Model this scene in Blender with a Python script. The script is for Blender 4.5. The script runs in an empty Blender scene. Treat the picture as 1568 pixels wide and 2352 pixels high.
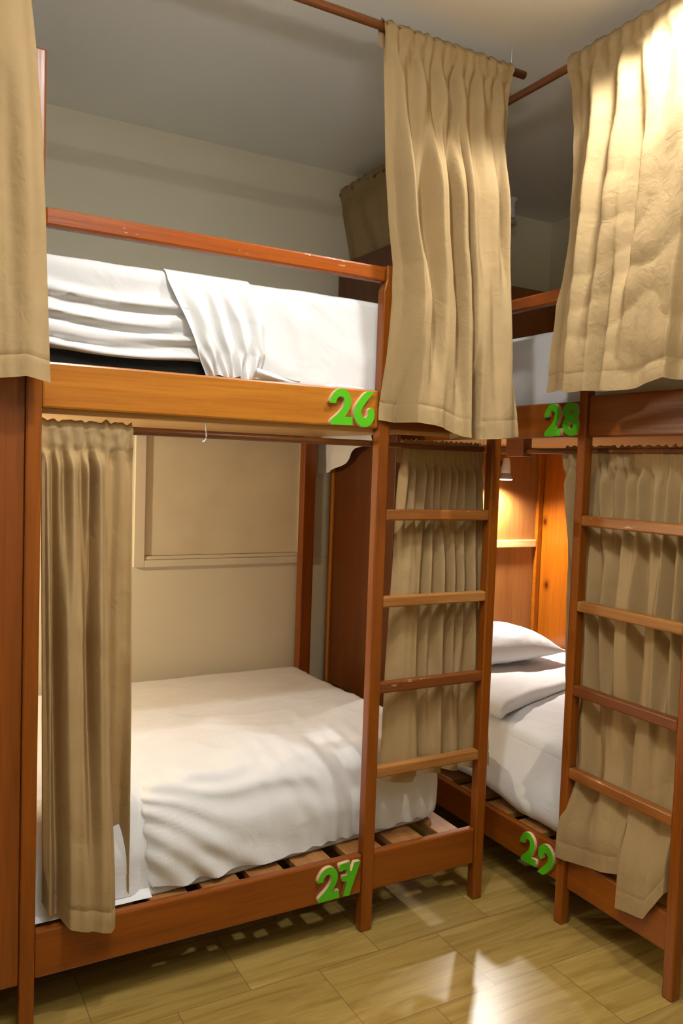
import bpy, bmesh, math, random
from mathutils import Vector, Matrix, noise
random.seed(7)
S = bpy.context.scene
C = S.collection
PI = math.pi

# ------------------------------------------------------------------ materials
def newmat(name):
    m = bpy.data.materials.new(name); m.use_nodes = True
    nt = m.node_tree; nt.nodes.clear()
    out = nt.nodes.new('ShaderNodeOutputMaterial')
    return m, nt, out

def N(nt, t, **kw):
    n = nt.nodes.new(t)
    for k, v in kw.items():
        if k in n.inputs: n.inputs[k].default_value = v
        else: setattr(n, k, v)
    return n

def ramp(nt, stops):
    r = nt.nodes.new('ShaderNodeValToRGB')
    e = r.color_ramp.elements
    while len(e) < len(stops): e.new(0.5)
    for i, (p, c) in enumerate(stops):
        e[i].position = p; e[i].color = (*c, 1)
    return r

def coords(nt, scale, rnd=True):
    tc = nt.nodes.new('ShaderNodeTexCoord')
    mp = nt.nodes.new('ShaderNodeMapping'); mp.inputs['Scale'].default_value = scale
    if rnd:
        oi = nt.nodes.new('ShaderNodeObjectInfo')
        mul = N(nt, 'ShaderNodeVectorMath', operation='SCALE'); mul.inputs['Scale'].default_value = 9.0
        cmb = nt.nodes.new('ShaderNodeCombineXYZ')
        for i in range(3): nt.links.new(oi.outputs['Random'], cmb.inputs[i])
        nt.links.new(cmb.outputs[0], mul.inputs[0])
        add = N(nt, 'ShaderNodeVectorMath', operation='ADD')
        nt.links.new(tc.outputs['Object'], add.inputs[0]); nt.links.new(mul.outputs[0], add.inputs[1])
        nt.links.new(add.outputs[0], mp.inputs[0])
    else:
        nt.links.new(tc.outputs['Object'], mp.inputs[0])
    return mp.outputs[0]

def wood(name, c1, c2, axis='x', rough=0.32, worn=0.0, worncol=(.5, .36, .22), figure=1.0, knots=None):
    """varnished timber, grain running along one axis"""
    m, nt, out = newmat(name)
    i = 'xyz'.index(axis)
    sc = [26.0, 26.0, 26.0]; sc[i] = 1.6
    v = coords(nt, sc)
    n1 = N(nt, 'ShaderNodeTexNoise', Scale=1.0 * figure, Detail=6.0, Roughness=.6, Distortion=.6)
    nt.links.new(v, n1.inputs['Vector'])
    r = ramp(nt, [(.28, c2), (.5, tuple((a + b) / 2 for a, b in zip(c1, c2))), (.72, c1)])
    nt.links.new(n1.outputs['Fac'], r.inputs[0])
    sc2 = [150.0, 150.0, 150.0]; sc2[i] = 5.0
    v2 = coords(nt, sc2)
    n2 = N(nt, 'ShaderNodeTexNoise', Scale=1.0, Detail=3.0)
    nt.links.new(v2, n2.inputs['Vector'])
    r2 = ramp(nt, [(.35, (.72, .68, .64)), (.55, (1, 1, 1))])
    nt.links.new(n2.outputs['Fac'], r2.inputs[0])
    mx = N(nt, 'ShaderNodeMix', data_type='RGBA', blend_type='MULTIPLY'); mx.inputs['Factor'].default_value = .55
    nt.links.new(r.outputs[0], mx.inputs['A']); nt.links.new(r2.outputs[0], mx.inputs['B'])
    col = mx.outputs['Result']
    if knots:
        tc = nt.nodes.new('ShaderNodeTexCoord')
        for k in knots:
            d = N(nt, 'ShaderNodeVectorMath', operation='SUBTRACT'); d.inputs[1].default_value = k
            nt.links.new(tc.outputs['Object'], d.inputs[0])
            s = N(nt, 'ShaderNodeVectorMath', operation='MULTIPLY'); s.inputs[1].default_value = (0, 1.2, .8)
            nt.links.new(d.outputs[0], s.inputs[0])
            l = N(nt, 'ShaderNodeVectorMath', operation='LENGTH'); nt.links.new(s.outputs[0], l.inputs[0])
            rr = ramp(nt, [(.006, (.16, .12, .10)), (.013, (.62, .5, .4)), (.03, (1, 1, 1))])
            nt.links.new(l.outputs['Value'], rr.inputs[0])
            mk_ = N(nt, 'ShaderNodeMix', data_type='RGBA', blend_type='MULTIPLY'); mk_.inputs['Factor'].default_value = 1
            nt.links.new(col, mk_.inputs['A']); nt.links.new(rr.outputs[0], mk_.inputs['B'])
            col = mk_.outputs['Result']
    if worn > 0:
        sc3 = [30.0, 30.0, 30.0]; sc3[i] = 9.0
        v3 = coords(nt, sc3)
        n3 = N(nt, 'ShaderNodeTexNoise', Scale=1.0, Detail=5.0, Roughness=.7)
        nt.links.new(v3, n3.inputs['Vector'])
        lo = .72 - worn * .2
        r3 = ramp(nt, [(lo, (0, 0, 0)), (lo + .03, (1, 1, 1))])
        nt.links.new(n3.outputs['Fac'], r3.inputs[0])
        m3 = N(nt, 'ShaderNodeMix', data_type='RGBA'); m3.inputs['B'].default_value = (*worncol, 1)
        nt.links.new(r3.outputs[0], m3.inputs['Factor']); nt.links.new(col, m3.inputs['A'])
        col = m3.outputs['Result']
    b = N(nt, 'ShaderNodeBsdfPrincipled', Roughness=rough)
    b.inputs['Coat Weight'].default_value = .12; b.inputs['Coat Roughness'].default_value = .2; b.inputs['Specular IOR Level'].default_value = .38
    nt.links.new(col, b.inputs['Base Color'])
    bp = N(nt, 'ShaderNodeBump', Strength=.12, Distance=.002)
    nt.links.new(n2.outputs['Fac'], bp.inputs['Height']); nt.links.new(bp.outputs[0], b.inputs['Normal'])
    nt.links.new(b.outputs[0], out.inputs[0])
    return m

def plain(name, col, rough=.5, metallic=0, noise_amt=.06, bump=0.0, bscale=200, coat=0.0):
    m, nt, out = newmat(name)
    v = coords(nt, (1, 1, 1))
    n1 = N(nt, 'ShaderNodeTexNoise', Scale=7.0, Detail=5.0)
    nt.links.new(v, n1.inputs['Vector'])
    lo = tuple(c * (1 - noise_amt) for c in col); hi = tuple(min(1, c * (1 + noise_amt)) for c in col)
    r = ramp(nt, [(.3, lo), (.7, hi)])
    nt.links.new(n1.outputs['Fac'], r.inputs[0])
    b = N(nt, 'ShaderNodeBsdfPrincipled', Roughness=rough, Metallic=metallic)
    if coat: b.inputs['Coat Weight'].default_value = coat
    nt.links.new(r.outputs[0], b.inputs['Base Color'])
    if bump:
        n2 = N(nt, 'ShaderNodeTexNoise', Scale=float(bscale), Detail=4.0)
        nt.links.new(v, n2.inputs['Vector'])
        bp = N(nt, 'ShaderNodeBump', Strength=bump, Distance=.002)
        nt.links.new(n2.outputs['Fac'], bp.inputs['Height']); nt.links.new(bp.outputs[0], b.inputs['Normal'])
    nt.links.new(b.outputs[0], out.inputs[0])
    return m

def cloth(name, col, trans=.2, weave=900., tcol=None, sheen=.0, wr=.25, wrs=28.):
    m, nt, out = newmat(name)
    v = coords(nt, (1, 1, 1))
    n1 = N(nt, 'ShaderNodeTexNoise', Scale=4.0, Detail=4.0)
    nt.links.new(v, n1.inputs['Vector'])
    r = ramp(nt, [(.3, tuple(c * .95 for c in col)), (.7, tuple(min(1, c * 1.05) for c in col))])
    nt.links.new(n1.outputs['Fac'], r.inputs[0])
    n2 = N(nt, 'ShaderNodeTexNoise', Scale=weave, Detail=2.0)
    nt.links.new(v, n2.inputs['Vector'])
    n3 = N(nt, 'ShaderNodeTexNoise', Scale=wrs, Detail=5.0, Distortion=1.5)
    nt.links.new(v, n3.inputs['Vector'])
    bp = N(nt, 'ShaderNodeBump', Strength=.18, Distance=.001)
    nt.links.new(n2.outputs['Fac'], bp.inputs['Height'])
    bp2 = N(nt, 'ShaderNodeBump', Strength=wr, Distance=.008)
    nt.links.new(n3.outputs['Fac'], bp2.inputs['Height']); nt.links.new(bp.outputs[0], bp2.inputs['Normal'])
    d = N(nt, 'ShaderNodeBsdfPrincipled', Roughness=.85)
    d.inputs['Specular IOR Level'].default_value = .15
    d.inputs['Sheen Weight'].default_value = sheen
    nt.links.new(r.outputs[0], d.inputs['Base Color']); nt.links.new(bp2.outputs[0], d.inputs['Normal'])
    t = nt.nodes.new('ShaderNodeBsdfTranslucent')
    t.inputs['Color'].default_value = (*(tcol or col), 1)
    mx = nt.nodes.new('ShaderNodeMixShader'); mx.inputs[0].default_value = trans
    nt.links.new(d.outputs[0], mx.inputs[1]); nt.links.new(t.outputs[0], mx.inputs[2])
    nt.links.new(mx.outputs[0], out.inputs[0])
    return m

def floor_mat():
    m, nt, out = newmat('wood_look_floor_tile')
    tc = nt.nodes.new('ShaderNodeTexCoord')
    mp = nt.nodes.new('ShaderNodeMapping'); mp.inputs['Location'].default_value = (-.005 + .36 * 20, .335 + .245 * 20, 0)
    nt.links.new(tc.outputs['Object'], mp.inputs[0])
    br = nt.nodes.new('ShaderNodeTexBrick')
    br.offset = .5
    for k, v in {'Scale': 1.0, 'Mortar Size': .0011, 'Mortar Smooth': .1, 'Brick Width': .36, 'Row Height': .245, 'Bias': 0.}.items():
        br.inputs[k].default_value = v
    br.inputs['Color1'].default_value = (0, 0, 0, 1); br.inputs['Color2'].default_value = (1, 1, 1, 1)
    br.inputs['Mortar'].default_value = (.5, .5, .5, 1)
    nt.links.new(mp.outputs[0], br.inputs['Vector'])
    # grain, shifted from plank to plank
    sh = N(nt, 'ShaderNodeVectorMath', operation='SCALE'); sh.inputs['Scale'].default_value = 7.3
    nt.links.new(br.outputs['Color'], sh.inputs[0])
    ad = N(nt, 'ShaderNodeVectorMath', operation='ADD')
    nt.links.new(tc.outputs['Object'], ad.inputs[0]); nt.links.new(sh.outputs[0], ad.inputs[1])
    mp2 = nt.nodes.new('ShaderNodeMapping'); mp2.inputs['Scale'].default_value = (2.2, 24, 1)
    nt.links.new(ad.outputs[0], mp2.inputs[0])
    n1 = N(nt, 'ShaderNodeTexNoise', Scale=1.0, Detail=7.0, Roughness=.62, Distortion=1.2)
    nt.links.new(mp2.outputs[0], n1.inputs['Vector'])
    r = ramp(nt, [(.25, (.19, .115, .026)), (.45, (.275, .18, .046)), (.6, (.33, .225, .064)), (.8, (.40, .285, .10))])
    nt.links.new(n1.outputs['Fac'], r.inputs[0])
    tone = ramp(nt, [(0, (.88, .87, .84)), (1, (1.06, 1.05, 1.02))])
    nt.links.new(br.outputs['Color'], tone.inputs[0])
    mx = N(nt, 'ShaderNodeMix', data_type='RGBA', blend_type='MULTIPLY'); mx.inputs['Factor'].default_value = 1
    nt.links.new(r.outputs[0], mx.inputs['A']); nt.links.new(tone.outputs[0], mx.inputs['B'])
    mo = N(nt, 'ShaderNodeMix', data_type='RGBA'); mo.inputs['B'].default_value = (.16, .10, .035, 1)
    nt.links.new(br.outputs['Fac'], mo.inputs['Factor']); nt.links.new(mx.outputs['Result'], mo.inputs['A'])
    b = N(nt, 'ShaderNodeBsdfPrincipled', Roughness=.26)
    b.inputs['Specular IOR Level'].default_value = .5
    nt.links.new(mo.outputs['Result'], b.inputs['Base Color'])
    nt.links.new(b.outputs[0], out.inputs[0])
    return m

def wall_mat(name, col):
    m, nt, out = newmat(name)
    tc = nt.nodes.new('ShaderNodeTexCoord')
    n1 = N(nt, 'ShaderNodeTexNoise', Scale=1.6, Detail=6.0)
    nt.links.new(tc.outputs['Object'], n1.inputs['Vector'])
    r = ramp(nt, [(.3, tuple(c * .955 for c in col)), (.7, tuple(min(1, c * 1.03) for c in col))])
    nt.links.new(n1.outputs['Fac'], r.inputs[0])
    n2 = N(nt, 'ShaderNodeTexNoise', Scale=55.0, Detail=5.0)
    nt.links.new(tc.outputs['Object'], n2.inputs['Vector'])
    bp = N(nt, 'ShaderNodeBump', Strength=.16, Distance=.003)
    nt.links.new(n2.outputs['Fac'], bp.inputs['Height'])
    b = N(nt, 'ShaderNodeBsdfPrincipled', Roughness=.62)
    nt.links.new(r.outputs[0], b.inputs['Base Color']); nt.links.new(bp.outputs[0], b.inputs['Normal'])
    nt.links.new(b.outputs[0], out.inputs[0])
    return m

def emit(name, col, strength):
    m, nt, out = newmat(name)
    e = N(nt, 'ShaderNodeEmission', Strength=strength); e.inputs['Color'].default_value = (*col, 1)
    nt.links.new(e.outputs[0], out.inputs[0])
    return m

def clear_plastic(name):
    m, nt, out = newmat(name)
    b = N(nt, 'ShaderNodeBsdfPrincipled', Roughness=.25)
    b.inputs['Base Color'].default_value = (.75, .76, .75, 1); b.inputs['Alpha'].default_value = .38
    nt.links.new(b.outputs[0], out.inputs[0])
    return m

AMB1, AMB2 = (.44, .165, .016), (.31, .100, .008)
RED1, RED2 = (.255, .066, .004), (.175, .042, .003)
PAN1, PAN2 = (.23, .060, .004), (.165, .040, .003)
M = {}
for a in 'xyz':
    M['amber_' + a] = wood('amber_varnished_wood_' + a, AMB1, AMB2, a, .3, .12, (.62, .44, .26))
    M['red_' + a] = wood('redbrown_varnished_wood_' + a, RED1, RED2, a, .28)
    M['rail_' + a] = wood('scratched_red_wood_' + a, (.30, .068, .005), (.225, .046, .003), a, .26, .42, (.62, .40, .24))
    M['rung_' + a] = wood('worn_rung_wood_' + a, (.34, .125, .026), (.21, .065, .012), a, .36, .28, (.46, .30, .16))
    M['rungpale_' + a] = wood('pale_worn_rung_wood_' + a, (.42, .20, .055), (.27, .10, .02), a, .4, .30, (.52, .38, .20))
    M['rungdark_' + a] = wood('dark_worn_rung_wood_' + a, (.20, .06, .012), (.13, .034, .006), a, .36, .30, (.36, .22, .12))
    M['panel_' + a] = wood('plywood_panel_' + a, PAN1, PAN2, a, .4, figure=.7)
    M['slat_' + a] = wood('slat_wood_' + a, (.36, .17, .05), (.25, .10, .028), a, .5)
    M['ply_' + a] = wood('pale_plywood_' + a, (.72, .46, .19), (.58, .34, .12), a, .45, figure=.6)
    M['pine_' + a] = wood('orange_pine_' + a, (.37, .100, .005), (.29, .072, .003), a, .28, figure=.55, knots=[(0, .722, -.012), (0, .695, -.292)] if a == 'z' else None)
    M['endply_' + a] = wood('tan_plywood_' + a, (.33, .135, .038), (.25, .092, .022), a, .36, figure=.5)
M['darkply_z'] = wood('dark_plywood', (.125, .034, .003), (.085, .021, .002), 'z', .42, figure=.7)  # darker tone than the other plywood panels
M['rod'] = wood('dark_rod_wood', (.22, .075, .02), (.15, .045, .012), 'x', .35)
M['curtain'] = cloth('khaki_curtain_cloth', (.335, .235, .115), .07, tcol=(.62, .34, .09))
M['sheet'] = cloth('white_cotton_sheet', (.74, .745, .75), .08, 1200., wr=.32, wrs=11.)
M['black'] = plain('black_mattress_ticking', (.012, .014, .018), .8, bump=.3)
M['pad'] = cloth('white_mattress_pad', (.72, .73, .74), .05)
M['wall'] = wall_mat('cream_wall_paint', (.75, .70, .54))
M['ceil'] = wall_mat('off_white_ceiling_paint', (.86, .85, .80))
M['frame'] = plain('cream_window_paint', (.74, .68, .54), .4, bump=.1, bscale=40)
M['board'] = plain('cream_window_board', (.74, .67, .50), .5)
M['floor'] = floor_mat()
M['green'] = plain('bright_green_paint', (.065, .40, .002), .45)
M['mdf'] = plain('raw_board_edge', (.62, .42, .26), .7)
M['white'] = plain('white_plastic', (.82, .82, .80), .35)
M['grey'] = plain('grey_reflector', (.45, .44, .40), .4)
M['metal'] = plain('white_coated_wire', (.78, .77, .74), .3, .2)
M['dark'] = plain('dark_cap', (.03, .02, .015), .5)
M['plastic'] = clear_plastic('clear_mattress_plastic')
M['glow'] = emit('lamp_face_glow', (1, .80, .42), 6.0)

# ------------------------------------------------------------------ helpers
def tag(o, label=None, cat=None, group=None, kind=None):
    if label: o['label'] = label
    if cat: o['category'] = cat
    if group: o['group'] = group
    if kind: o['kind'] = kind
    return o

def empty(name, loc, label, cat, group=None):
    o = bpy.data.objects.new(name, None); C.objects.link(o); o.location = loc
    o.empty_display_size = .1
    return tag(o, label, cat, group)

def world_of(o):
    v = Vector(o.location)
    return v + world_of(o.parent) if o.parent else v

def link(name, me, mats, parent=None, smooth=False):
    """mesh given in world coordinates -> object with its origin in its middle"""
    xs = [v.co for v in me.vertices]
    lo = Vector((min(v.x for v in xs), min(v.y for v in xs), min(v.z for v in xs)))
    hi = Vector((max(v.x for v in xs), max(v.y for v in xs), max(v.z for v in xs)))
    c = (lo + hi) / 2
    me.transform(Matrix.Translation(-c))
    for m in (mats if isinstance(mats, (list, tuple)) else [mats]): me.materials.append(m)
    if smooth: me.polygons.foreach_set('use_smooth', [True] * len(me.polygons))
    me.update()
    o = bpy.data.objects.new(name, me); C.objects.link(o)
    if parent: o.parent = parent; o.location = c - world_of(parent)
    else: o.location = c
    return o

def from_bm(name, bm, mats, parent=None, smooth=False):
    bmesh.ops.recalc_face_normals(bm, faces=bm.faces)
    me = bpy.data.meshes.new(name); bm.to_mesh(me); bm.free()
    return link(name, me, mats, parent, smooth)

def add_box(bm, x0, x1, y0, y1, z0, z1, bev=0.0, seg=2):
    t = bmesh.new()
    bmesh.ops.create_cube(t, size=1)
    for v in t.verts:
        v.co = Vector(((x0 + x1) / 2 + v.co.x * (x1 - x0), (y0 + y1) / 2 + v.co.y * (y1 - y0), (z0 + z1) / 2 + v.co.z * (z1 - z0)))
    if bev: bmesh.ops.bevel(t, geom=list(t.edges), offset=bev, segments=seg, affect='EDGES', profile=.5)
    tmp = bpy.data.meshes.new('tmp'); t.to_mesh(tmp); t.free()
    bm.from_mesh(tmp); bpy.data.meshes.remove(tmp)

def box(name, b, mat, parent=None, bev=.003):
    bm = bmesh.new(); add_box(bm, *b, bev)
    return from_bm(name, bm, mat, parent)

def add_tube(bm, pts, r, seg=12):
    pts = [Vector(p) for p in pts]
    rings = []
    for i, p in enumerate(pts):
        d = (pts[min(i + 1, len(pts) - 1)] - pts[max(i - 1, 0)]).normalized()
        a = Vector((0, 0, 1)) if abs(d.z) < .9 else Vector((1, 0, 0))
        u = d.cross(a).normalized(); w = d.cross(u)
        rr = r[i] if isinstance(r, (list, tuple)) else r
        rings.append([bm.verts.new(p + (u * math.cos(t) + w * math.sin(t)) * rr) for t in [2 * PI * k / seg for k in range(seg)]])
    for A, B in zip(rings, rings[1:]):
        for k in range(seg): bm.faces.new((A[k], A[(k + 1) % seg], B[(k + 1) % seg], B[k]))
    bm.faces.new(rings[0][::-1]); bm.faces.new(rings[-1])

def tube(name, pts, r, mat, parent=None, seg=14):
    bm = bmesh.new(); add_tube(bm, pts, r, seg)
    return from_bm(name, bm, mat, parent, True)

def lathe(name, prof, c, axis_dir, mat, parent=None, seg=24):
    """profile [(r, h)] turned about axis_dir through c"""
    bm = bmesh.new(); d = Vector(axis_dir).normalized()
    q = Vector((0, 0, 1)).rotation_difference(d)
    rings = [[bm.verts.new(Vector(c) + q @ Vector((max(r, 1e-4) * math.cos(2 * PI * k / seg), max(r, 1e-4) * math.sin(2 * PI * k / seg), h))) for k in range(seg)] for r, h in prof]
    for A, B in zip(rings, rings[1:]):
        for k in range(seg): bm.faces.new((A[k], A[(k + 1) % seg], B[(k + 1) % seg], B[k]))
    bm.faces.new(rings[0][::-1]); bm.faces.new(rings[-1])
    return from_bm(name, bm, mat, parent, True)

def lerp_list(pts, t):
    """piecewise linear through [(t, value)], clamped"""
    pts = sorted(pts)
    if t <= pts[0][0]: return pts[0][1]
    for (a, va), (b, vb) in zip(pts, pts[1:]):
        if t <= b: return va + (vb - va) * (t - a) / (b - a)
    return pts[-1][1]

def cos_list(pts, t):
    if t <= pts[0][0]: return pts[0][1]
    for (a, va), (b, vb) in zip(pts, pts[1:]):
        if t <= b:
            k = (t - a) / (b - a); k = .5 - .5 * math.cos(PI * k)
            return va + (vb - va) * k
    return pts[-1][1]

def smooth01(a, b, t):
    k = max(0., min(1., (t - a) / (b - a))); return k * k * (3 - 2 * k)

def nz(*p): return noise.noise(Vector(p))

# ------------------------------------------------------------------ digits
D2 = [(0, 53.9), (.5, 61.5), (4.1, 70), (10.1, 79.3), (17.7, 86.8), (27.9, 90.7), (37.4, 91.1), (45.6, 88.2), (53.9, 81.2), (59.5, 71.2), (61.2, 60.1), (59.2, 48.8), (54.8, 38.8), (49.5, 29.4), (43.4, 21.4), (66.3, 22), (67.1, 1), (4.4, 0), (2.6, 6.5), (4.7, 12.2), (11.6, 18.8), (20.8, 26.2), (30, 35.1), (37.7, 44.6), (41.3, 54.6), (41.7, 63), (39.1, 69), (33.4, 71.7), (27, 70.9), (21.6, 67.1), (18.7, 61.4), (17.8, 54.2)]
D6 = [(37.8, 92.2), (58.5, 93), (52.2, 83.4), (44.3, 75), (37.2, 66.1), (29.4, 55.7), (24, 46.9), (21.2, 38.3), (23, 30.6), (29, 24.6), (36.4, 24.8), (41.3, 30.3), (42, 38.1), (41.5, 43.1), (44.6, 47.5), (49.5, 50.6), (54.5, 50.5), (59.7, 44.9), (61.8, 35.1), (61.4, 25.1), (56.8, 14.9), (49.7, 6), (39.9, 1), (30, 0), (20, 3), (9.9, 10.9), (2.9, 21.7), (0, 32.7), (.4, 42.6), (4.1, 53.3), (10.9, 64.3), (20.3, 76.1), (29.7, 86.7)]
D7 = [(0, 90.6), (32.4, 93.5), (33.5, 66.8), (36.9, 66.1), (45.2, 88.4), (64.4, 87.8), (32.8, 0), (14, 3), (24.4, 41.8), (10.8, 43), (9.6, 58), (24.7, 58.2), (24.1, 73.4), (11.3, 73.6), (9.8, 70.6), (.6, 72.1)]
D8 = [(29.2, 90.7), (43.3, 87.7), (54.5, 80.4), (61.3, 70), (61.9, 61), (56.4, 52.3), (53.7, 47.9), (61.8, 39.8), (65, 29.6), (63.3, 18.5), (58, 7.4), (46.1, .9), (30.7, 0), (16.1, 5.9), (5.9, 16.5), (1, 28), (2.7, 40.6), (11.6, 49.4), (3.2, 56.6), (0, 65.9), (1.9, 76.1), (9.2, 84.9), (18.3, 90.1)]
H8 = [[(32.5 + 7 * math.cos(t), 64.6 + 7.5 * math.sin(t)) for t in [2 * PI * k / 14 for k in range(14)]],
      [(32 + 8.5 * math.cos(t), 27.2 + 9 * math.sin(t)) for t in [2 * PI * k / 14 for k in range(14)]]]
D9 = [(62 - x, 93 - y) for x, y in D6]

def digit(parent, outline, holes, origin, udir, depth_dir, thick, label, tilt=0., scale=1.):
    """cut-out board numeral: green face, raw board edge"""
    cu = bpy.data.curves.new('digit', 'CURVE'); cu.dimensions = '2D'; cu.fill_mode = 'BOTH'
    cu.extrude = thick / 2
    for ring in [outline] + holes:
        sp = cu.splines.new('POLY'); sp.points.add(len(ring) - 1); sp.use_cyclic_u = True
        for p, (x, y) in zip(sp.points, ring): p.co = (x * .001 * scale, y * .001 * scale, 0, 1)
    ob = bpy.data.objects.new('tmpcurve', cu); C.objects.link(ob)
    dg = bpy.context.evaluated_depsgraph_get()
    me = bpy.data.meshes.new_from_object(ob.evaluated_get(dg))
    bpy.data.objects.remove(ob); bpy.data.curves.remove(cu)
    u = Vector(udir); n = Vector(depth_dir); up = Vector((0, 0, 1))
    R = Matrix((u, up, n)).transposed().to_4x4()
    Rz = Matrix.Rotation(tilt, 4, 'Z')
    me.transform(Matrix.Translation(Vector(origin) + n * thick / 2) @ R @ Rz)
    me.materials.clear()
    o = link('digit', me, [M['green'], M['mdf']], parent)
    for p in me.polygons:
        p.material_index = 0 if p.normal.dot(n) > .7 else 1
    o['label'] = label
    return o

# ------------------------------------------------------------------ cloth shapes
def grid_mesh(nu, nv, fn, rows=None):
    """grid fn(u, v) -> Vector, for rows r0..r1"""
    r0, r1 = rows or (0, nv)
    vs = [fn(i / nu, j / nv) for j in range(r0, r1 + 1) for i in range(nu + 1)]
    w = nu + 1
    fs = [(j * w + i, j * w + i + 1, (j + 1) * w + i + 1, (j + 1) * w + i) for j in range(r1 - r0) for i in range(nu)]
    me = bpy.data.meshes.new('cloth'); me.from_pydata([tuple(v) for v in vs], [], fs)
    return me

def curtain(name, label, axis, base, L, R, ztop, zbot, profs, ngather, seed, lean=((0, 0), (1, 0)), group='khaki curtains', nu=260, nv=150, crease=.0, gath_amp=.010, pocket=.062, hem=.045, spread=.4, extra=None, boost=2.1):
    """L/R: (z, s) of the two side edges; zbot: (u, z) of the hem; profs: (v, amp, [(u, depth)])."""
    zmean = sum(z for _, z in zbot) / len(zbot)
    h = ztop - zmean
    rnd = random.Random(seed)
    ph = [rnd.uniform(-.18, .18) for _ in range(ngather * 2 + 6)]
    def gath(u):
        k = u * ngather + ph[int(u * ngather)] * math.sin(PI * (u * ngather % 1))
        return .5 + .5 * math.cos(2 * PI * k)
    profs = sorted([(v, a * boost, p) for v, a, p in profs], key=lambda q: q[0])
    def depth(u, v):
        g = gath_amp * (gath(u) - .5) * 2
        if v <= profs[0][0]: t = smooth01(.02, profs[0][0], v); a = cos_list(profs[0][2], u) * profs[0][1]; return g * (1 - t * .92) + a * t
        for (va, aa, pa), (vb, ab, pb) in zip(profs, profs[1:]):
            if v <= vb:
                t = smooth01(va, vb, v)
                return g * .08 + cos_list(pa, u) * aa * (1 - t) + cos_list(pb, u) * ab * t
        return g * .08 + cos_list(profs[-1][2], u) * profs[-1][1]
    def fn(u, v):
        zt = ztop + .006 * nz(u * ngather * 1.9, seed, 0) + .004 * (gath(u) - .5)
        zb = lerp_list(zbot, u)
        z = zt + (zb - zt) * v
        # side edges looked up at the undistorted height
        zz = ztop + (zmean - ztop) * v
        l = lerp_list(L, zz); r = lerp_list(R, zz)
        s = l + (r - l) * u
        d = depth(u, v)
        # rounder folds: shift sideways by the slope of the fold
        e = .004
        sl = (depth(min(1, u + e), v) - depth(max(0, u - e), v)) / (2 * e)
        s -= spread * .01 * max(-1.5, min(1.5, sl * .25)) * smooth01(0, .05, u) * smooth01(1, .95, u)
        # header pocket hugging the rod, stitch line, hem stitch
        y = (1 - v) * 0
        dist = zt - z
        d += .004 * math.exp(-((dist - pocket) / .004) ** 2) * -1
        db = z - zb
        d += -.0022 * math.exp(-((db - hem) / .0028) ** 2)
        d = d + (.0135 + .3 * gath_amp * gath(u) - d) * smooth01(pocket * 1.5, pocket * .8, dist)
        if dist < pocket * 1.2: d += .0035 * nz(u * ngather * 2.3, z * 38, seed + 5)
        if crease: d += crease * (abs(nz(s * 7 + z * 5, z * 7 - s * 3, seed)) - .2) * smooth01(.1, .4, v)
        d += .0022 * nz(s * 9, z * 3.2, seed + 9) + .0010 * nz(s * 30, z * 22, seed + 3)
        d += lerp_list(list(lean), v)
        if extra: s, d, z = extra(u, v, s, d, z)
        return Vector((s, base - d, z)) if axis == 'x' else Vector((base - d, s, z))
    j0 = max(2, int(round(nv * pocket / h))); j1 = nv - max(2, int(round(nv * hem / h)))
    main = link(name, grid_mesh(nu, nv, fn, (j0, j1)), M['curtain'], None, True)
    tag(main, label, 'curtain', group)
    def pock(u, w):
        f = 1 - min(1, w * 2) if w < .5 else min(1, (w - .5) * 2)     # 1 at the stitch line, 0 at the top edge
        p = fn(u, f * j0 / nv)
        if axis == 'x': dep = base - p.y
        else: dep = base - p.x
        k = smooth01(0, .3, f)
        dep = dep * k + .002 * (1 - k) if w < .5 else -(.0135 + .25 * gath_amp * gath(u)) * k + .001
        if axis == 'x': p.y = base - dep
        else: p.x = base - dep
        return p
    link('rod_pocket', grid_mesh(nu, 28, pock), M['curtain'], main, True)
    link('hem', grid_mesh(nu, nv, fn, (j1, nv)), M['curtain'], main, True)
    return main

def round_box(x0, x1, y0, y1, z0, z1, r, step, disp=None, post=None, skip_bottom=False):
    """box with rounded edges on a fine grid, displaced along its normal"""
    bm = bmesh.new()
    lo = Vector((x0, y0, z0)); hi = Vector((x1, y1, z1)); size = hi - lo
    n = [max(2, int(round(size[i] / step))) for i in range(3)]
    cache = {}
    def vert(i, j, k):
        key = (i, j, k)
        if key in cache: return cache[key]
        p = Vector((lo.x + size.x * i / n[0], lo.y + size.y * j / n[1], lo.z + size.z * k / n[2]))
        q = Vector((min(max(p.x, lo.x + r), hi.x - r), min(max(p.y, lo.y + r), hi.y - r), min(max(p.z, lo.z + r), hi.z - r)))
        d = p - q
        nrm = d.normalized() if d.length > 1e-9 else Vector((0, 0, 1))
        p = q + nrm * r
        if disp: p = p + nrm * disp(p, nrm)
        if post: p = post(p)
        cache[key] = bm.verts.new(p); return cache[key]
    for a in range(3):
        b, c = (a + 1) % 3, (a + 2) % 3
        for side in (0, n[a]):
            if skip_bottom and a == 2 and side == 0: continue
            for i in range(n[b]):
                for j in range(n[c]):
                    idx = []
                    for (di, dj) in ((0, 0), (1, 0), (1, 1), (0, 1)):
                        t = [0, 0, 0]; t[a] = side; t[b] = i + di; t[c] = j + dj
                        idx.append(vert(*t))
                    try: bm.faces.new(idx)
                    except ValueError: pass
    return bm

def ridge(v, k=2.0): return (1 - min(1, abs(v) * 1.8)) ** k

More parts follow.
